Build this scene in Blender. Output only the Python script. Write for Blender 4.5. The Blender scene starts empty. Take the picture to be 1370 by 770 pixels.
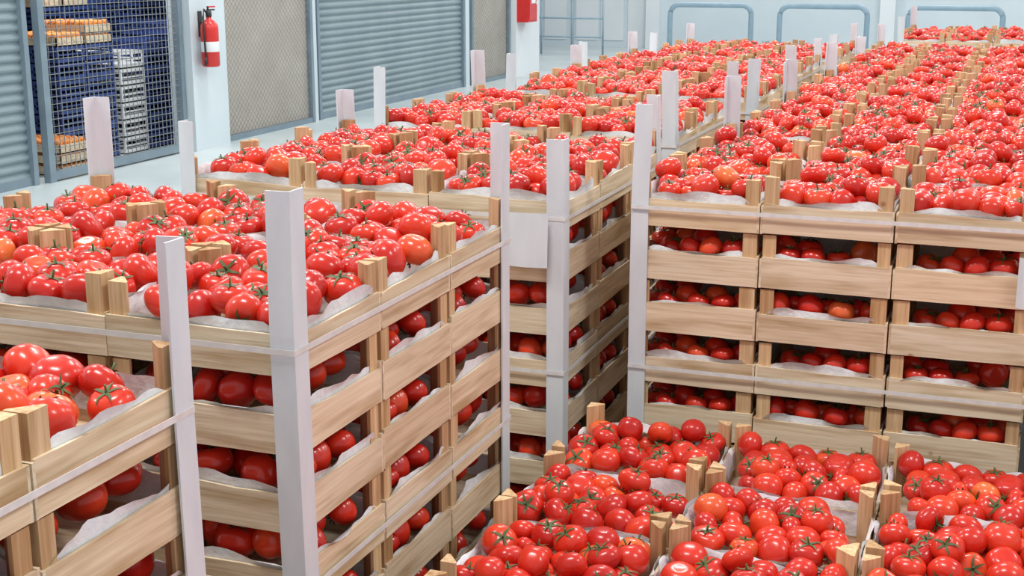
import bpy, math, random
import numpy as np
from mathutils import Vector, Matrix, Euler
random.seed(7); RNG=np.random.RandomState(11)
scene=bpy.context.scene
scene.view_settings.view_transform='Standard'
scene.view_settings.look='None'
scene.view_settings.exposure=0.0

# ------------------------------------------------------------------ materials
def new_mat(name):
    m=bpy.data.materials.new(name); m.use_nodes=True
    nt=m.node_tree; return m,nt,nt.nodes['Principled BSDF']
def N(nt,t,**k):
    n=nt.nodes.new(t)
    for a,b in k.items(): setattr(n,a,b)
    return n
def ramp(nt,stops):
    r=N(nt,'ShaderNodeValToRGB'); e=r.color_ramp.elements
    while len(e)<len(stops): e.new(0.5)
    for el,(p,c) in zip(e,stops): el.position=p; el.color=(*c,1)
    return r
def noisy(name,c1,c2,scale=8,rough=0.6,metal=0.0,bump=0.0,stretch=(1,1,1),spec=0.5,detail=4):
    m,nt,b=new_mat(name)
    tc=N(nt,'ShaderNodeTexCoord'); mp=N(nt,'ShaderNodeMapping'); mp.inputs['Scale'].default_value=stretch
    nz=N(nt,'ShaderNodeTexNoise'); nz.inputs['Scale'].default_value=scale; nz.inputs['Detail'].default_value=detail
    nt.links.new(tc.outputs['Object'],mp.inputs[0]); nt.links.new(mp.outputs[0],nz.inputs['Vector'])
    r=ramp(nt,[(0.3,c1),(0.7,c2)]); nt.links.new(nz.outputs['Fac'],r.inputs[0]); nt.links.new(r.outputs[0],b.inputs['Base Color'])
    b.inputs['Roughness'].default_value=rough; b.inputs['Metallic'].default_value=metal
    b.inputs['Specular IOR Level'].default_value=spec
    if bump>0:
        bp=N(nt,'ShaderNodeBump'); bp.inputs['Strength'].default_value=bump; bp.inputs['Distance'].default_value=0.01
        nt.links.new(nz.outputs['Fac'],bp.inputs['Height']); nt.links.new(bp.outputs[0],b.inputs['Normal'])
    return m
def wood(name,axis,base,dark,light,tints):
    m,nt,b=new_mat(name)
    tc=N(nt,'ShaderNodeTexCoord'); oi=N(nt,'ShaderNodeObjectInfo'); ge=N(nt,'ShaderNodeNewGeometry')
    add=N(nt,'ShaderNodeMath',operation='ADD'); nt.links.new(oi.outputs['Random'],add.inputs[0]); nt.links.new(ge.outputs['Random Per Island'],add.inputs[1])
    mul=N(nt,'ShaderNodeMath',operation='MULTIPLY'); mul.inputs[1].default_value=37.0; nt.links.new(add.outputs[0],mul.inputs[0])
    vadd=N(nt,'ShaderNodeVectorMath',operation='ADD'); nt.links.new(tc.outputs['Object'],vadd.inputs[0]); nt.links.new(mul.outputs[0],vadd.inputs[1])
    mp=N(nt,'ShaderNodeMapping'); s=[110,110,110]; s[axis]=4.0; mp.inputs['Scale'].default_value=s
    nt.links.new(vadd.outputs[0],mp.inputs[0])
    nz=N(nt,'ShaderNodeTexNoise'); nz.inputs['Scale'].default_value=1.0; nz.inputs['Detail'].default_value=6; nz.inputs['Distortion'].default_value=0.5
    nt.links.new(mp.outputs[0],nz.inputs['Vector'])
    r=ramp(nt,[(0.25,dark),(0.5,base),(0.75,light)]); nt.links.new(nz.outputs['Fac'],r.inputs[0])
    fr=N(nt,'ShaderNodeMath',operation='FRACT'); nt.links.new(mul.outputs[0],fr.inputs[0])
    br=ramp(nt,tints); nt.links.new(fr.outputs[0],br.inputs[0])
    mx=N(nt,'ShaderNodeMix',data_type='RGBA',blend_type='MULTIPLY'); mx.inputs[0].default_value=1.0
    nt.links.new(r.outputs[0],mx.inputs[6]); nt.links.new(br.outputs[0],mx.inputs[7])
    mp2=N(nt,'ShaderNodeMapping'); s=[22,22,22]; s[axis]=3.0; mp2.inputs['Scale'].default_value=s
    nt.links.new(vadd.outputs[0],mp2.inputs[0])
    nz2=N(nt,'ShaderNodeTexNoise'); nz2.inputs['Scale'].default_value=1.0; nz2.inputs['Detail'].default_value=3; nt.links.new(mp2.outputs[0],nz2.inputs['Vector'])
    r2=ramp(nt,[(0.30,(0.68,0.58,0.46)),(0.50,(1,1,1)),(0.75,(1.06,1.06,1.06))]); nt.links.new(nz2.outputs['Fac'],r2.inputs[0])
    mx2=N(nt,'ShaderNodeMix',data_type='RGBA',blend_type='MULTIPLY'); mx2.inputs[0].default_value=1.0
    nt.links.new(mx.outputs[2],mx2.inputs[6]); nt.links.new(r2.outputs[0],mx2.inputs[7])
    vo=N(nt,'ShaderNodeTexVoronoi'); vo.inputs['Scale'].default_value=5.5; nt.links.new(vadd.outputs[0],vo.inputs['Vector'])
    r3=ramp(nt,[(0.0,(0.40,0.24,0.13)),(0.035,(0.55,0.38,0.24)),(0.06,(1,1,1))]); nt.links.new(vo.outputs['Distance'],r3.inputs[0])
    mx3=N(nt,'ShaderNodeMix',data_type='RGBA',blend_type='MULTIPLY'); mx3.inputs[0].default_value=0.8
    nt.links.new(mx2.outputs[2],mx3.inputs[6]); nt.links.new(r3.outputs[0],mx3.inputs[7])
    nt.links.new(mx3.outputs[2],b.inputs['Base Color'])
    b.inputs['Roughness'].default_value=0.75; b.inputs['Specular IOR Level'].default_value=0.2
    bp=N(nt,'ShaderNodeBump'); bp.inputs['Strength'].default_value=0.45; bp.inputs['Distance'].default_value=0.002
    nt.links.new(nz.outputs['Fac'],bp.inputs['Height']); nt.links.new(bp.outputs[0],b.inputs['Normal'])
    return m
def tomato_material():
    m,nt,b=new_mat('tomato_skin')
    ge=N(nt,'ShaderNodeNewGeometry'); oi=N(nt,'ShaderNodeObjectInfo')
    add=N(nt,'ShaderNodeMath',operation='ADD'); nt.links.new(oi.outputs['Random'],add.inputs[0]); nt.links.new(ge.outputs['Random Per Island'],add.inputs[1])
    fr=N(nt,'ShaderNodeMath',operation='FRACT'); nt.links.new(add.outputs[0],fr.inputs[0])
    r=ramp(nt,[(0.0,(0.52,0.013,0.009)),(0.4,(0.63,0.022,0.012)),(0.85,(0.73,0.038,0.016)),(0.96,(0.77,0.062,0.020)),(1.0,(0.79,0.13,0.04))])
    nt.links.new(fr.outputs[0],r.inputs[0])
    tc=N(nt,'ShaderNodeTexCoord'); nz=N(nt,'ShaderNodeTexNoise'); nz.inputs['Scale'].default_value=22; nz.inputs['Detail'].default_value=2
    nt.links.new(tc.outputs['Object'],nz.inputs['Vector'])
    r2=ramp(nt,[(0.35,(0.90,0.8,0.8)),(0.7,(1.08,1.5,1.15))]); nt.links.new(nz.outputs['Fac'],r2.inputs[0])
    mx=N(nt,'ShaderNodeMix',data_type='RGBA',blend_type='MULTIPLY'); mx.inputs[0].default_value=1.0
    nt.links.new(r.outputs[0],mx.inputs[6]); nt.links.new(r2.outputs[0],mx.inputs[7]); nt.links.new(mx.outputs[2],b.inputs['Base Color'])
    b.inputs['Roughness'].default_value=0.25; b.inputs['Specular IOR Level'].default_value=0.42
    b.inputs['Coat Weight'].default_value=0.2; b.inputs['Coat Roughness'].default_value=0.08
    return m
M_TOM=tomato_material()
M_CAL=noisy('tomato_calyx',(0.04,0.075,0.02),(0.11,0.16,0.05),60,0.6)
WB=((0.76,0.63,0.47),(0.62,0.48,0.33),(0.85,0.74,0.59))
TS=[(0.0,(0.82,0.75,0.66)),(0.3,(1.0,0.98,0.96)),(0.55,(0.94,0.97,0.95)),(0.8,(1.0,0.93,0.84)),(1.0,(1.08,1.08,1.08))]
TP=[(0.0,(0.78,0.68,0.58)),(0.5,(1,1,1)),(1.0,(1.15,1.15,1.1))]
M_WX=wood('poplar_slat_x',0,*WB,TS); M_WY=wood('poplar_slat_y',1,*WB,TS)
M_WP=wood('pine_corner_post',2,(0.60,0.40,0.23),(0.45,0.28,0.14),(0.72,0.53,0.34),TP)
M_PAP=noisy('liner_paper',(0.70,0.73,0.77),(0.82,0.84,0.87),38,0.75,bump=0.5)
M_CARD=noisy('white_cardboard',(0.64,0.68,0.73),(0.73,0.77,0.81),6,0.55,stretch=(3,3,1))
M_STRAP=noisy('plastic_strap',(0.68,0.67,0.66),(0.80,0.80,0.80),40,0.3)
LMATS=[M_TOM,M_CAL,M_WX,M_WY,M_WP,M_PAP]

# ------------------------------------------------------------------ mesh builder
class MB:
    def __init__(s): s.v=[];s.l=[];s.c=[];s.m=[];s.s=[];s.n=0
    def add(s,v,loops,counts,mat,smooth=False):
        v=np.asarray(v,dtype=np.float64); s.v.append(v); s.l.append(np.asarray(loops,dtype=np.int64)+s.n)
        c=np.asarray(counts,dtype=np.int64); s.c.append(c)
        s.m.append(np.full(len(c),mat)); s.s.append(np.full(len(c),smooth)); s.n+=len(v)
    def faces(s,v,faces,mat,smooth=False):
        s.add(v,[i for f in faces for i in f],[len(f) for f in faces],mat,smooth)
    def box(s,a,b,mat,M=None):
        x0,y0,z0=a;x1,y1,z1=b
        v=np.array([(x0,y0,z0),(x1,y0,z0),(x1,y1,z0),(x0,y1,z0),(x0,y0,z1),(x1,y0,z1),(x1,y1,z1),(x0,y1,z1)],float)
        if M is not None: v=xf(v,M)
        s.faces(v,[(0,3,2,1),(4,5,6,7),(0,1,5,4),(1,2,6,5),(2,3,7,6),(3,0,4,7)],mat)
    def tube(s,pts,r,mat,seg=10,closed=False):
        pts=[Vector(p) for p in pts]; n=len(pts); vs=[];fs=[]
        for i,p in enumerate(pts):
            if i==0: t=pts[1]-p
            elif i==n-1: t=p-pts[i-1]
            else: t=(pts[i+1]-pts[i-1])
            t.normalize(); up=Vector((0,0,1)) if abs(t.z)<0.9 else Vector((0,1,0))
            a=t.cross(up).normalized(); b=a.cross(t).normalized()
            rr=r[i] if isinstance(r,(list,tuple)) else r
            for k in range(seg):
                q=p+a*rr*math.cos(2*math.pi*k/seg)+b*rr*math.sin(2*math.pi*k/seg); vs.append(q[:])
        for i in range(n-1):
            for k in range(seg):
                k2=(k+1)%seg; fs.append((i*seg+k,i*seg+k2,(i+1)*seg+k2,(i+1)*seg+k))
        fs.append(tuple(range(seg))[::-1]); fs.append(tuple((n-1)*seg+k for k in range(seg)))
        s.faces(vs,fs,mat,True)
    def revolve(s,prof,c,mat,seg=24):
        vs=[];fs=[]
        for (r,z) in prof:
            for k in range(seg):
                a=2*math.pi*k/seg; vs.append((c[0]+r*math.cos(a),c[1]+r*math.sin(a),c[2]+z))
        for i in range(len(prof)-1):
            for k in range(seg):
                k2=(k+1)%seg; fs.append((i*seg+k,i*seg+k2,(i+1)*seg+k2,(i+1)*seg+k))
        s.faces(vs,fs,mat,True)
    def mesh(s,name,mats):
        me=bpy.data.meshes.new(name)
        V=np.concatenate(s.v);L=np.concatenate(s.l);C=np.concatenate(s.c)
        me.vertices.add(len(V)); me.vertices.foreach_set('co',V.astype(np.float32).ravel())
        me.loops.add(len(L)); me.loops.foreach_set('vertex_index',L.astype(np.int32))
        me.polygons.add(len(C)); st=np.concatenate([[0],np.cumsum(C)[:-1]])
        me.polygons.foreach_set('loop_start',st.astype(np.int32))
        for m in mats: me.materials.append(m)
        me.polygons.foreach_set('material_index',np.concatenate(s.m).astype(np.int32))
        me.polygons.foreach_set('use_smooth',np.concatenate(s.s).astype(bool))
        me.update(calc_edges=True); me.validate(); return me
    def obj(s,name,mats,parent=None):
        o=bpy.data.objects.new(name,s.mesh(name,mats)); scene.collection.objects.link(o)
        if parent: o.parent=parent
        return o
def xf(v,M):
    A=np.array(M); return v@A[:3,:3].T+A[:3,3]

# ------------------------------------------------------------------ tomato shapes
def tomato_base(seg,rings,lobes,amp,flat,ph):
    vs=[(0,0,flat-0.17)]
    for k in range(1,rings):
        t=math.pi*k/rings
        for j in range(seg):
            p=2*math.pi*j/seg
            w=math.sin(t)**1.5*(0.6+0.4*math.cos(t))
            R=1+amp*math.cos(lobes*p+ph)*w+amp*0.6*math.cos(2*p+ph*2)*w
            sn=math.sin(t)**0.92
            z=flat*math.cos(t)-0.17*math.exp(-(t/0.38)**2)+0.05*math.exp(-((math.pi-t)/0.3)**2)
            vs.append((R*sn*math.cos(p),R*sn*math.sin(p),z))
    vs.append((0,0,-flat+0.05)); L=[];C=[]
    for j in range(seg): L+=[0,1+j,1+(j+1)%seg]; C.append(3)
    for k in range(rings-2):
        a=1+k*seg;b=a+seg
        for j in range(seg):
            j2=(j+1)%seg; L+=[a+j,b+j,b+j2,a+j2]; C.append(4)
    e=len(vs)-1;a=1+(rings-2)*seg
    for j in range(seg): L+=[e,a+(j+1)%seg,a+j]; C.append(3)
    return np.array(vs),np.array(L),np.array(C)
def calyx_base(flat,seed):
    r=random.Random(seed); vs=[];L=[];C=[]
    n=r.choice([5,5,6]); z0=flat-0.17
    for i in range(n):
        a=2*math.pi*i/n+r.uniform(-.2,.2); ln=r.uniform(.60,.9); curl=r.uniform(-.05,.45); bend=r.uniform(-.35,.35)
        b=len(vs)
        for s_,w in ((0.0,.06),(.3,.085),(.6,.062),(.85,.035),(1.0,.008)):
            s=s_*ln; th=math.asin(min(.99,s)); z=flat*math.cos(th)-0.17*math.exp(-(th/0.38)**2)+0.035+curl*s_**2*.5
            aa=a+bend*s_; dx,dy=math.cos(aa),math.sin(aa)
            vs.append((s*dx-w*dy,s*dy+w*dx,z)); vs.append((s*dx+w*dy,s*dy-w*dx,z))
        for k in range(4): L+=[b+2*k,b+2*k+1,b+2*k+3,b+2*k+2]; C.append(4)
    b=len(vs); lx,ly=r.uniform(-.12,.12),r.uniform(-.12,.12); h=r.uniform(.2,.45)
    for z,rr,o in ((z0,.07,0),(z0+h*.5,.05,.5),(z0+h,.065,1)):
        for k in range(5): vs.append((lx*o+rr*math.cos(k*1.2566),ly*o+rr*math.sin(k*1.2566),z))
    for q in range(2):
        for k in range(5):
            k2=(k+1)%5; L+=[b+q*5+k,b+q*5+k2,b+q*5+5+k2,b+q*5+5+k]; C.append(4)
    L+=[b+10+k for k in range(5)]; C.append(5)
    return np.array(vs),np.array(L),np.array(C)
SH=[]
for i,(lo,am,fl) in enumerate([(5,.035,.80),(4,.055,.76),(6,.03,.84),(5,.07,.70),(3,.03,.90),(7,.03,.78),(4,.04,.82)]):
    SH.append((tomato_base(22,13,lo,am,fl,i*1.1),calyx_base(fl,i),calyx_base(fl,i+20)))

CW,CL,PITCH,SLAT=0.40,0.35,0.15,0.085
def pack(n,r0,r1,seed,zmax):
    R=np.random.RandomState(seed); hx,hy=CW/2-.014,CL/2-.014
    r=R.uniform(r0,r1,n); p=np.stack([R.uniform(-hx+.04,hx-.04,n),R.uniform(-hy+.04,hy-.04,n),R.uniform(.04,.30,n)],1)
    cap=np.where(R.rand(n)<.86,.126,.158)
    for it in range(420):
        p[:,2]-=0.0022 if it<280 else 0.0005
        if not zmax and it>120: p[:,2]=np.where(p[:,2]>cap,p[:,2]-(p[:,2]-cap)*.5,p[:,2])
        for _ in range(2):
            d=p[:,None]-p[None]; q=np.sqrt((d**2).sum(-1))+1e-9; ov=(r[:,None]+r[None])*.93-q; np.fill_diagonal(ov,0); ov=np.maximum(ov,0)
            p+=(d/q[...,None]*ov[...,None]).sum(1)*.3
        hi=np.where(p[:,2]>.112,.026,0.0)     # above the slats they may bulge outwards a little
        lim=r*1.07-hi
        p[:,0]=np.clip(p[:,0],-hx+lim,hx-lim); p[:,1]=np.clip(p[:,1],-hy+lim,hy-lim); p[:,2]=np.maximum(p[:,2],r*.85+.008)
    if zmax: p[:,2]=np.minimum(p[:,2],zmax-r*.86)
    out=[]
    for i in range(n):
        tilt=abs(R.normal(0,.7)) if R.rand()<.72 else R.uniform(1.6,3.1)
        az=R.uniform(0,6.283); M=Matrix.Rotation(az,4,'Z')@Matrix.Rotation(tilt,4,'Y')@Matrix.Rotation(R.uniform(0,6.283),4,'Z')
        out.append((p[i],r[i]*1.03,M,R.randint(len(SH)),R.rand()<.88,R.randint(2)))
    return out
def put_tomatoes(mb,toms,cx,cy,rot180,keep):
    s=-1 if rot180 else 1
    Rz=Matrix.Rotation(math.pi,4,'Z') if rot180 else Matrix.Identity(4)
    for p,r,M,k,cal,cv in toms:
        q=(p[0]*s+cx,p[1]*s+cy,p[2])
        if not keep(q): continue
        T=Matrix.Translation(q)@Rz@M@Matrix.Diagonal((r,r,r,1))
        v,L,C=SH[k][0]; mb.add(xf(v,T),L,C,0,True)
        if cal: v,L,C=SH[k][1+cv]; mb.add(xf(v,T),L,C,1,True)
def slat(mb,p0,p1,z0,z1,th,nrm,mat,R):
    n=6; p0=np.array(p0,float);p1=np.array(p1,float);nrm=np.array(nrm,float)
    bt=R.uniform(-.004,.004);tt=R.uniform(-.009,.009);bow=R.uniform(-.004,.004); vs=[]
    for i in range(n+1):
        t=i/n; c=p0+(p1-p0)*t; zb=z0+bt*(t-.5)+abs(bt)*.5+R.uniform(0,.0012); zt=z1+tt*(t-.5)+R.uniform(-.0015,.0015)+bow*math.sin(math.pi*t)
        o=nrm*bow*.5*math.sin(math.pi*t)
        for zz,tt_ in ((zb,0),(zt,0),(zt,1),(zb,1)):
            q=c+o-nrm*th*tt_; vs.append((q[0],q[1],zz))
    fs=[]
    for i in range(n):
        for k in range(4):
            k2=(k+1)%4; fs.append((i*4+k,i*4+4+k,i*4+4+k2,i*4+k2))
    fs.append((3,2,1,0)); fs.append((n*4,n*4+1,n*4+2,n*4+3)); mb.faces(vs,fs,mat)
def crate(mb,cx,cy,R,top):
    hx,hy=CW/2-.0015,CL/2-.0015
    dx,dy=R.uniform(-.001,.001,2); cx+=dx; cy+=dy
    h=SLAT; lo=0.003
    slat(mb,(cx-hx,cy-hy,0),(cx+hx,cy-hy,0),lo,h+R.uniform(-.007,.004),.006,(0,-1,0),2,R)
    slat(mb,(cx+hx,cy+hy,0),(cx-hx,cy+hy,0),lo,h+R.uniform(-.007,.004),.006,(0,1,0),2,R)
    slat(mb,(cx+hx,cy-hy+.006,0),(cx+hx,cy+hy-.006,0),lo,h+R.uniform(-.007,.004),.006,(1,0,0),3,R)
    slat(mb,(cx-hx,cy+hy-.006,0),(cx-hx,cy-hy+.006,0),lo,h+R.uniform(-.007,.004),.006,(-1,0,0),3,R)
    mb.box((cx-hx+.006,cy-hy+.006,.004),(cx+hx-.006,cy+hy-.006,.009),2)
    g=.036
    for sx in(-1,1):
        for sy in(-1,1):
            X=cx+sx*(hx-.0062);Y=cy+sy*(hy-.0062); hh=PITCH-.0005
            gx=g+R.uniform(-.004,.006); gy=g+R.uniform(-.004,.006)
            if top: hh+=R.uniform(-.006,.010)
            tri=[(X,Y),(X-sx*gx,Y),(X-sx*gx,Y-sy*.007),(X-sx*.007,Y-sy*gy),(X,Y-sy*gy)]
            if sx*sy<0: tri=tri[::-1]
            vs=[(a,b,.004) for a,b in tri]+[(a,b,hh) for a,b in tri]
            fs=[(4,3,2,1,0),(5,6,7,8,9)]+[(k,(k+1)%5,5+(k+1)%5,5+k) for k in range(5)]
            mb.faces(vs,fs,4)
    # paper liner
    for a,b,nr in (((-1,-1),(1,-1),(0,-1)),((1,1),(-1,1),(0,1)),((1,-1),(1,1),(1,0)),((-1,1),(-1,-1),(-1,0))):
        n=22; vs=[]; ph=R.uniform(0,6,4); base=R.uniform(.010,.022) if top else R.uniform(.006,.016)
        for i in range(n+1):
            t=i/n; ix,iy=hx-.009,hy-.009
            x=cx+(a[0]+(b[0]-a[0])*t)*ix; y=cy+(a[1]+(b[1]-a[1])*t)*iy
            end=min(1,min(t,1-t)/.11); wv=.005*math.sin(7*t+ph[0])+.003*math.sin(19*t+ph[1])+R.uniform(-.0012,.0012)
            zt=SLAT+(base+wv)*end-.014*(1-end)
            for z,o in ((.03,0),(SLAT-.012,.0),(SLAT+.001*end-.013*(1-end),.001*end),(zt,(.006+.007*math.sin(9*t+ph[2])+.002*math.sin(31*t+ph[3]))*end)):
                vs.append((x+nr[0]*o,y+nr[1]*o,z))
        fs=[]
        for i in range(n):
            for k in range(3): fs.append((i*4+k,i*4+4+k,i*4+5+k,i*4+1+k))
        mb.faces(vs,fs,5,True)
BIG=[pack(42,.0335,.0430,100+i,None) for i in range(5)]
SML=[pack(55,.0305,.0390,200+i,None) for i in range(6)]
BIGU=[pack(39,.0345,.042,300+i,.143) for i in range(2)]
SMLU=[pack(50,.0315,.038,400+i,.143) for i in range(2)]
def layer_mesh(name,packs,seed,top):
    R=np.random.RandomState(seed); mb=MB(); SX,SY=CW*1.5,CL*1.5
    for i in range(3):
        for j in range(3):
            cx,cy=(i-1)*CW,(j-1)*CL; crate(mb,cx,cy,R,top)
            if not top and i==1 and j==1: continue
            if top: keep=lambda q: q[2]>.045
            else: keep=lambda q: q[2]>.045 and (SX-abs(q[0])<.13 or SY-abs(q[1])<.13)
            put_tomatoes(mb,packs[R.randint(len(packs))],cx,cy,R.rand()<.5,keep)
    return mb.mesh(name,LMATS)
TOPB=[layer_mesh('top_big',BIG,10+i,True) for i in range(3)]
TOPS=[layer_mesh('top_small',SML,20+i,True) for i in range(4)]
UNB=[layer_mesh('under_big',BIGU,30+i,False) for i in range(2)]
UNS=[layer_mesh('under_small',SMLU,40+i,False) for i in range(2)]

# pallet (local long axis x)
PH=0.167
pm=MB(); SX,SY=CW*1.5,CL*1.5
for k in range(7): 
    y=-SY+.0+k*(2*SY-.10)/6; pm.box((-SX,y,PH-.022),(SX,y+.10,PH),0)
for x in(-SX,-.07,SX-.14):
    pm.box((x,-SY,PH-.044),(x+.14,SY,PH-.0225),1)
    pm.box((x,-SY,0),(x+.14,SY,.022),1)
    for y in(-SY,-.07,SY-.14): pm.box((x,y,.0225),(x+.14,y+.14,PH-.0445),2)
PALLET=pm.mesh('pallet',[M_WX,M_WY,M_WP])
def post_mesh(h,seed):
    r=random.Random(seed); mb=MB(); w=.049; t=.004; n=6; vs=[]; lx=r.uniform(-.006,.006); ly=r.uniform(-.006,.006)
    for i in range(n+1):
        z=.004+h*i/n; f=max(0,(i/n-.78))/.22; ox=lx*f*2+r.uniform(-.0008,.0008); oy=ly*f*2
        for a,b in ((0,0),(-w,0),(-w,-t),(-t,-t),(-t,-w),(0,-w)): vs.append((a+ox,b+oy,z))
    fs=[]
    for i in range(n):
        for k in range(6):
            k2=(k+1)%6; fs.append((i*6+k,i*6+6+k,i*6+6+k2,i*6+k2))
    fs.append((0,1,2,3,4,5)); fs.append(tuple(n*6+k for k in (5,4,3,2,1,0)))
    mb.faces(vs,fs,0); return mb.mesh('corner_post',[M_CARD])
PW={}
def getpost(h,k):
    key=(round(h,2),k)
    if key not in PW: PW[key]=post_mesh(h,int(h*1000)*7+k)
    return PW[key]
def strap_mesh():
    mb=MB(); hx,hy=SX+.0075,SY+.0075; h=.011; t=.001
    P=[(-hx,-hy),(hx,-hy),(hx,hy),(-hx,hy)]; Q=[(-hx-t,-hy-t),(hx+t,-hy-t),(hx+t,hy+t),(-hx-t,hy+t)]
    vs=[(*p,0) for p in P]+[(*p,h) for p in P]+[(*p,0) for p in Q]+[(*p,h) for p in Q]; fs=[]
    for k in range(4):
        k2=(k+1)%4
        fs+=[(k2,k,4+k,4+k2),(8+k,8+k2,12+k2,12+k),(4+k,12+k,12+k2,4+k2),(k,k2,8+k2,8+k)]
    mb.faces(vs,fs,0); return mb.mesh('strap',[M_STRAP])
STRAP=strap_mesh()
cnt=[0]
def link(name,me,parent,loc,rz=0):
    o=bpy.data.objects.new(name,me); scene.collection.objects.link(o); o.parent=parent; o.location=loc; o.rotation_euler=(0,0,rz); return o
ALLP=((1,1),(1,-1),(-1,1),(-1,-1))
def stack(cx,cy,rot,layers,big,posts=ALLP,straps=None,jit=0.0,postext=.25,lean={}):
    cnt[0]+=1; r=random.Random(cnt[0]*13+1)
    e=bpy.data.objects.new('tomato_crate_stack',None); scene.collection.objects.link(e); e.empty_display_size=.2
    e.location=(cx,cy,0); e.rotation_euler=(0,0,(math.pi/2 if rot else 0)+jit)
    link('pallet',PALLET,e,(0,0,0))
    for i in range(layers):
        top=i==layers-1
        me=r.choice(TOPB if big else TOPS) if top else (UNB if big else UNS)[(i+cnt[0])%2]
        link('crate_layer_top' if top else 'crate_layer_%d'%(i+1),me,e,(r.uniform(-.002,.002),r.uniform(-.002,.002),PH+i*PITCH),math.pi*r.randint(0,1))
    H=PH+(layers-1)*PITCH+SLAT+postext
    for n,(sx,sy) in enumerate(posts):
        o=link('corner_post_%d'%(n+1),getpost(H+r.choice([-.02,0,0,.02]),r.randint(0,2)),e,(sx*(SX+.0065),sy*(SY+.0065),0))
        rz={(1,1):0,(-1,1):math.pi/2,(-1,-1):math.pi,(1,-1):-math.pi/2}[(sx,sy)]
        o.rotation_euler=(r.uniform(-.004,.004),r.uniform(-.004,.004),rz)
        if (sx,sy) in lean:   # foot kicked outwards, top leaning in over the crates
            ang=lean[(sx,sy)]
            o.matrix_basis=Matrix.Translation((sx*(SX+.0065+ang*1.25),sy*(SY+.0065),0))@Matrix.Rotation(-ang*sx,4,'Y')@Matrix.Rotation(rz,4,'Z')
    for n,l in enumerate(straps if straps is not None else (layers-1,layers-4,layers-7)):
        if l>=0: link('strap_%d'%(n+1),STRAP,e,(0,0,PH+l*PITCH+r.uniform(.03,.055)))
    return e
XL=-1.15-SX
ys=[(1.185,-.03,.25,{(1,1):.024}),(2.555,-.02,.25,{(1,-1):.014}),(3.985,0,.165,{}),(5.36,-.03,.22,{}),(6.72,0,.17,{}),(8.03,-.04,.17,{}),(9.3,0.02,.17,{})]
for k,(y,dx,pe,ln) in enumerate(ys):
    stack(XL+dx,y,False,8,True,jit=random.uniform(-.006,.006),postext=pe,lean=ln)
# right rows (rot True: X 1.05, Y 1.20)
for c,x in enumerate((-.99+SY,.22+SY)):
    for k in range(5):
        pp=((1,1),(1,-1),(-1,1)) if c==0 and k==0 else ALLP
        stack(x+random.uniform(-.01,.01)*(k>0),3.61+SX+1.27*k,True,8,False,posts=pp,jit=random.uniform(-.005,.005)*(k>0),postext=.25 if k==0 else .18)
    stack(x+.02,11.75,True,8,False,postext=.2)
# low foreground stacks (crates turned, X 1.20, Y 1.05)
for x in (-1.04+SX,.19+SX):
    stack(x,3.38-SY,False,4,False,posts=(),straps=(2,),jit=0.004)
    stack(x+.01,2.28-SY,False,4,False,posts=(),straps=(2,))
def label(x,y,z,w,h):
    lb=MB(); n=6; vs=[]
    for i in range(n+1):
        t=i/n
        for q in (0,.5,1): vs.append((t*w,-.004-.012*math.sin(math.pi*t)-.006*(1-q)*t,q*h))
    fs=[]
    for i in range(n):
        for k in range(2): fs.append((i*3+k,i*3+3+k,i*3+4+k,i*3+1+k))
    lb.faces(vs,fs,0,True)
    o=lb.obj('paper_label',[M_CARD]); o.location=(x,y,z)
label(-1.335,3.443,1.12,.15,.15); label(.018,3.60,1.08,.04,.13)

# ------------------------------------------------------------------ room
M_FLOOR=noisy('concrete_floor',(0.44,0.51,0.53),(0.56,0.63,0.64),1.2,0.38,bump=0.03,detail=8)
M_WALL=noisy('painted_wall',(0.52,0.60,0.65),(0.59,0.67,0.71),0.8,0.6)
M_WALLW=noisy('white_wall',(0.64,0.69,0.72),(0.71,0.75,0.78),0.8,0.6)
M_SHUT=noisy('shutter_steel',(0.18,0.24,0.27),(0.24,0.31,0.34),1.5,0.45,metal=0.1,stretch=(1,1,.3))
M_FRAME=noisy('steel_frame',(0.17,0.23,0.28),(0.22,0.29,0.34),4,0.45,metal=.2)
M_BEIGE=noisy('beige_curtain',(0.43,0.39,0.34),(0.51,0.47,0.42),2,0.8)
M_WIRE=noisy('mesh_wire',(0.20,0.22,0.23),(0.30,0.32,0.33),8,0.45,metal=.3)
M_RED=noisy('red_paint',(0.55,0.02,0.02),(0.66,0.035,0.03),6,0.3)
M_BLACK=noisy('black_rubber',(0.015,0.015,0.015),(0.04,0.04,0.04),8,0.5)
M_WHITE=noisy('white_plastic',(0.72,0.73,0.75),(0.82,0.83,0.84),10,0.45)
M_BLUE=noisy('blue_crate_plastic',(0.025,0.05,0.18),(0.05,0.09,0.30),6,0.45)
M_PEACH=noisy('peach_skin',(0.78,0.20,0.03),(0.85,0.40,0.10),9,0.6)
M_RAIL=noisy('rail_tube',(0.22,0.33,0.41),(0.28,0.39,0.47),6,0.4)
M_DARK=noisy('dark_storage_wall',(0.14,0.15,0.17),(0.20,0.21,0.23),2,0.8)

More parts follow.
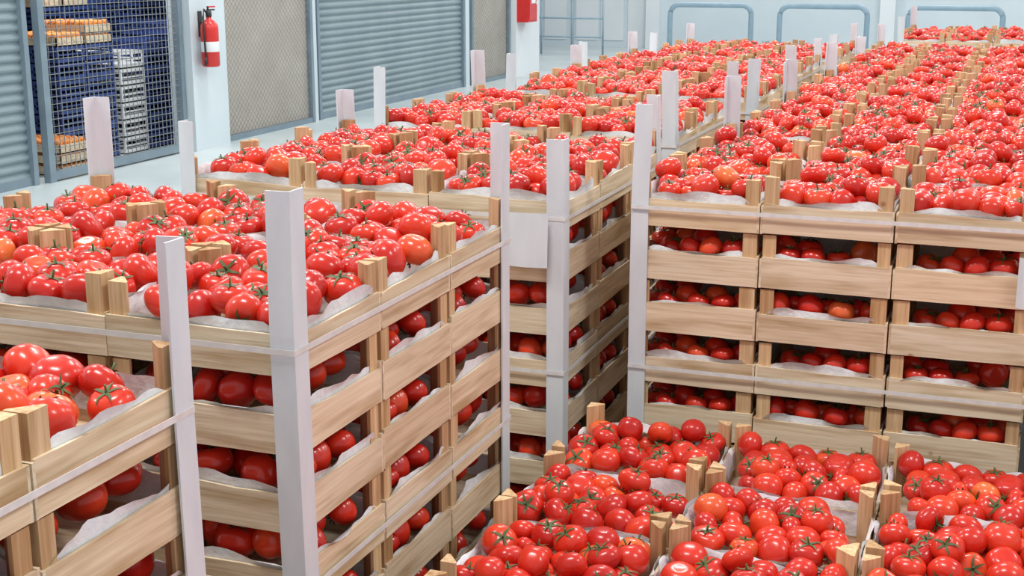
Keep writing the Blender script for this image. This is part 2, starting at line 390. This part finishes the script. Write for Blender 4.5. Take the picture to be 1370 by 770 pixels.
b=MB(); b.box((-13.2,-3,-.1),(8.2,29.2,0),0); b.obj('floor',[M_FLOOR])
WX=-8.0
w=MB()
def wb(y0,y1,z0=0,z1=4.5,p=0,m=0): w.box((WX-.15,y0,z0),(WX+p,y1,z1),m)
wb(-3,5.4); wb(5.4,9.63,2.98); wb(9.63,11.86,2.75); wb(11.86,12.5,p=.12); wb(12.5,14.6,2.75); wb(14.6,14.68,p=0); wb(14.68,19.35,2.98); wb(19.35,19.5); wb(19.5,21.25,2.75); wb(21.25,22.4,p=.1,m=1)
w.obj('wall_left',[M_WALL,M_WALLW])
def shutter(y0,y1,z1,name,mat,pitch=.085):
    s=MB(); n=int(z1/pitch); vs=[];fs=[]; zz=[]
    for i in range(n):
        z=i*pitch
        for f,d in ((0,0),(.12,.004),(.3,.019),(.5,.024),(.7,.019),(.88,.004)): zz.append((z+f*pitch,d))
    zz.append((n*pitch,0))
    for z,d in zz: vs+= [(d,y0,z+.03),(d,y1,z+.03)]
    for i in range(len(zz)-1): fs.append((2*i,2*i+1,2*i+3,2*i+2))
    s.faces(vs,fs,0,False)
    s.box((-.02,y0,0.0),(.035,y1,.075),1)
    s.box((-.05,y0-.03,0),(.06,y0+.03,z1+.05),1); s.box((-.05,y1-.03,0),(.06,y1+.03,z1+.05),1)
    s.box((-.07,y0-.03,z1-.02),(.10,y1+.03,z1+.22),1)
    o=s.obj(name,[mat,M_FRAME]); o.location=(WX-.06,0,0); return o
shutter(5.45,9.57,2.7,'roller_shutter',M_SHUT)
shutter(14.75,19.3,2.7,'roller_shutter',M_SHUT)
def beige(y0,y1,zt,name):
    s=MB(); s.box((-.03,y0,.0),(-.01,y1,zt),0)
    s.box((-.02,y0,0),(.05,y0+.06,zt),1); s.box((-.02,y1-.06,0),(.05,y1,zt),1)
    s.box((-.02,y0+.06,0),(.045,y1-.06,.06),1); s.box((-.02,y0+.06,zt-.06),(.045,y1-.06,zt),1)
    a,bb=y0+.06,y1-.06; p=.075; W=bb-a; H=zt-.12; k=-H
    while k<W:
        for sg in (1,-1):
            t0=max(0,-k); t1=min(H,W-k)
            if t1>t0:
                ya,yb=k+t0,k+t1
                if sg<0: ya,yb=W-ya,W-yb
                s.tube([(.02,a+ya,.06+t0),(.02,a+yb,.06+t1)],.0025,2,seg=4)
        k+=p
    o=s.obj(name,[M_BEIGE,M_FRAME,M_WIRE]); o.location=(WX-.02,0,0)
beige(12.55,14.55,2.7,'mesh_covered_door'); beige(19.55,21.2,2.7,'mesh_covered_door')
g=MB(); y0,y1,zt=9.70,11.84,2.7
for a,c in ((y0,y0+.08),(y1-.06,y1)): g.box((-.03,a,0),(.04,c,zt),0)
g.box((-.03,y0+.08,0.02),(.04,y1-.06,.09),0); g.box((-.03,y0+.08,zt-.07),(.04,y1-.06,zt),0)
y=y0+.08
while y<y1-.06: g.box((-.003,y-.0025,.09),(.003,y+.0025,zt-.07),1); y+=.065
z=.09
while z<zt-.07: g.box((.0032,y0+.08,z-.0025),(.009,y1-.06,z+.0025),1); z+=.065
o=g.obj('wire_mesh_gate',[M_FRAME,M_WIRE]); o.location=(WX+.0,0,0)
# storage room shell behind the gate
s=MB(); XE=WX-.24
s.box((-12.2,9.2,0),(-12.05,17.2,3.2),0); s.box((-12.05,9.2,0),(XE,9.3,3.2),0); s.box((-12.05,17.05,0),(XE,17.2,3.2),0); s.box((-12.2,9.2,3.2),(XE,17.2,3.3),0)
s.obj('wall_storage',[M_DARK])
def plastic_stack(x,y,n,mat,name,h=.16,L=.6,W=.4):
    s=MB(); r=random.Random(int(x*100+y*10))
    for i in range(n):
        z=i*h
        s.box((-L/2,-W/2,z),(L/2,W/2,z+.012),0)
        for sx in(-1,1):
            for sy in(-1,1): s.box((sx*L/2-.02*(sx>0),sy*W/2-.02*(sy>0),z),(sx*L/2+.02*(sx<0),sy*W/2+.02*(sy<0),z+h-.004),0)
        for a0,a1 in ((.0,.045),(.075,.09),(h-.035,h-.004)):
            for sy in(-1,1): s.box((-L/2+.02,sy*W/2-.008*(sy>0),z+a0),(L/2-.02,sy*W/2+.008*(sy<0),z+a1),0)
            for sx in(-1,1): s.box((sx*L/2-.008*(sx>0),-W/2+.02,z+a0),(sx*L/2+.008*(sx<0),W/2-.02,z+a1),0)
        for q in (-.16,0,.16): 
            for sy in(-1,1): s.box((q-.01,sy*W/2-.008*(sy>0),z+.045),(q+.01,sy*W/2+.008*(sy<0),z+h-.035),0)
    o=s.obj(name,[mat,M_PAP]); o.location=(x,y,0); return o
V_,L_,C_=tomato_base(10,7,3,.02,.92,0)
def tray_into(s,x,y,z,rows=8,cols=6,m0=0):
    L,W=.6,.4
    s.box((x-L/2,y-W/2,z),(x+L/2,y+W/2,z+.01),m0)
    for sy in(-1,1): s.box((x-L/2,y+sy*W/2-.01*(sy>0),z),(x+L/2,y+sy*W/2+.01*(sy<0),z+.08),m0)
    for sx in(-1,1): s.box((x+sx*L/2-.01*(sx>0),y-W/2,z),(x+sx*L/2+.01*(sx<0),y+W/2,z+.08),m0)
    for i in range(rows):
        for j in range(cols): s.add(V_*.037+np.array([x-L/2+.045+i*(L-.09)/(rows-1),y-W/2+.045+j*(W-.09)/(cols-1),z+.085+random.uniform(0,.01)]),L_,C_,m0+1,True)
def peach_trays(x,y,z,n=1):
    s=MB()
    for k in range(n): tray_into(s,0,0,k*.10)
    o=s.obj('peach_tray',[M_WX,M_PEACH]); o.location=(x,y,z)
X0=-8.75
for x,y,n,t in ((X0,10.72,7,1),(X0,11.15,7,1),(X0,12.1,7,0),(X0,12.53,8,0),(X0,12.96,8,0),(X0-.75,11.35,9,1),(X0-.75,11.8,9,1),(X0-.75,12.4,10,0),(X0-.75,13.1,10,0),(X0-.75,13.6,10,0),(X0-1.5,12.2,11,0),(X0-1.5,13.3,11,0),(X0-1.5,14.2,11,0)):
    plastic_stack(x,y,n,M_BLUE,'blue_plastic_crate_stack')
    if t: peach_trays(x,y,n*.16,1 if y<10.8 else 2)
plastic_stack(X0+.02,11.63,6,M_WHITE,'white_plastic_crate_stack',h=.17)
peach_trays(-8.36-.06,10.25,0,3)
l=bpy.data.lights.new('storage_fill_light','AREA'); l.shape='RECTANGLE'; l.size=1.2; l.size_y=.4; l.energy=60  # added fill light, no visible fixture; brightens the crates behind the gate
o=bpy.data.objects.new('storage_fill_light',l); scene.collection.objects.link(o); o.location=(-8.7,11.3,3.1)
def extinguisher(x,y,z,name):
    s=MB(); R=.09
    s.revolve([(0,0),(R*.85,0),(R,.015),(R,.38),(R*.93,.42),(R*.6,.455),(R*.3,.47),(R*.28,.50),(0,.50)],(0,0,0),0)
    s.revolve([(R*1.005,.15),(R*1.008,.151),(R*1.008,.25),(R*1.005,.251)],(0,0,0),2)
    s.revolve([(0,.495),(.03,.495),(.03,.54),(.02,.56),(0,.56)],(0,0,0),1,12)
    s.box((-.012,-.02,.555),(.012,.10,.57),1); s.box((-.012,-.01,.585),(.012,.11,.60),0)
    s.box((-.008,-.018,.56),(.008,-.004,.60),1)
    pts=[(0,-.03,.53),(0,-.08,.57),(0.01,-.118,.50),(0.01,-.116,.35),(0.01,-.108,.2),(0.01,-.106,.08)]
    s.tube(pts,.010,1,8); s.tube([(0.01,-.106,.10),(0.01,-.106,.02)],[.012,.018],1,8)
    s.box((-.105,-.02,.40),(-.085,.02,.44),1); s.box((-.111,-.03,.3),(-.10,.03,.55),1)
    o=s.obj(name,[M_RED,M_BLACK,M_WHITE]); o.location=(x,y,z)
extinguisher(WX+.12+.112,12.03,.85,'fire_extinguisher')
s=MB(); s.box((0,0,0),(.2,.42,.62),0); s.box((.2,.03,.03),(.212,.39,.59),0); s.box((.212,.12,.3),(.216,.30,.5),1); s.box((.212,.34,.28),(.23,.36,.34),1)
o=s.obj('fire_hose_cabinet',[M_RED,M_WHITE]); o.location=(WX+.1,21.3,.88)
s=MB(); s.box((-13.2,22.4,0),(WX-.15,22.55,4.5),0); s.box((-13.2,22.55,0),(-13.05,29.2,4.5),0); s.obj('wall_bay',[M_WALLW])
s=MB(); s.box((-13.2,29,0),(-7.7,29.15,4.5),1); s.box((-7.7,29,0),(8.2,29.15,4.5),0)
for x in(-7.75,-2.9,2.2): s.box((x,28.8,0),(x+.3,29,4.5),1)
s.obj('wall_back',[M_WALL,M_WALLW])
s=MB(); s.box((8.05,-3,0),(8.2,29,4.5),0); s.obj('wall_right',[M_WALLW])
s=MB()
for x in (-12.0,-10.7,-9.4):
    s.box((x,0,0),(x+1.2,.04,2.3),0)
    for q in(.05,.62): s.box((x+q,-.02,.15),(x+q+.5,0,2.15),1)
o=s.obj('door_1',[M_WALL,M_WALLW]); o.location=(0,28.95,0)
s=MB()
for x in np.arange(-10.6,-7.9,.65): s.tube([(x,0,0),(x,0,1.1)],.02,0,8)
for z in(.35,.72,1.1): s.tube([(-10.6,0,z),(-8.0,0,z)],.018,0,8)
o=s.obj('guard_railing',[M_RAIL]); o.location=(0,26.5,0)
def arch(x0,x1,y,h=1.12):
    s=MB(); r=.16; pts=[(x0,0,0)]
    for k in range(7):
        a=math.pi-k*math.pi/12; pts.append((x0+r+r*math.cos(a),0,h-r+r*math.sin(a)))
    for k in range(7):
        a=math.pi/2-k*math.pi/12; pts.append((x1-r+r*math.cos(a),0,h-r+r*math.sin(a)))
    pts.append((x1,0,0)); s.tube(pts,.045,0,12); s.tube([(x0,0,.35),(x1,0,.35)],.03,0,10)
    o=s.obj('tubular_barrier',[M_RAIL,M_WHITE]); o.location=(0,y,0)
arch(-5.86,-4.46,23.4); arch(-3.98,-2.55,23.4); arch(-1.9,-.45,23.4); arch(.2,1.6,23.4)

# ------------------------------------------------------------------ light
wd=bpy.data.worlds.new('World'); scene.world=wd; wd.use_nodes=True
bg=wd.node_tree.nodes['Background']; bg.inputs[0].default_value=(0.95,0.975,1.0,1); bg.inputs[1].default_value=0.60
k=0
for x in(-6.0,-1.5,3.5):
    for y in(1.5,6.5,12,18.5,25):
        k+=1; l=bpy.data.lights.new('ceiling_lamp_%d'%k,'AREA'); l.shape='RECTANGLE'; l.size=1.6; l.size_y=.7; l.energy=138; l.color=(1,.985,.955)
        o=bpy.data.objects.new('ceiling_lamp',l); scene.collection.objects.link(o); o.location=(x,y,5.6)
# camera
cam=bpy.data.cameras.new('camera'); co=bpy.data.objects.new('camera',cam); scene.collection.objects.link(co)
cam.sensor_width=36; cam.lens=36*1827/1370; cam.clip_start=.05; cam.clip_end=100
co.location=(0,0,1.95); co.rotation_euler=(math.radians(90-13.7),0,math.radians(20.55)); scene.camera=co
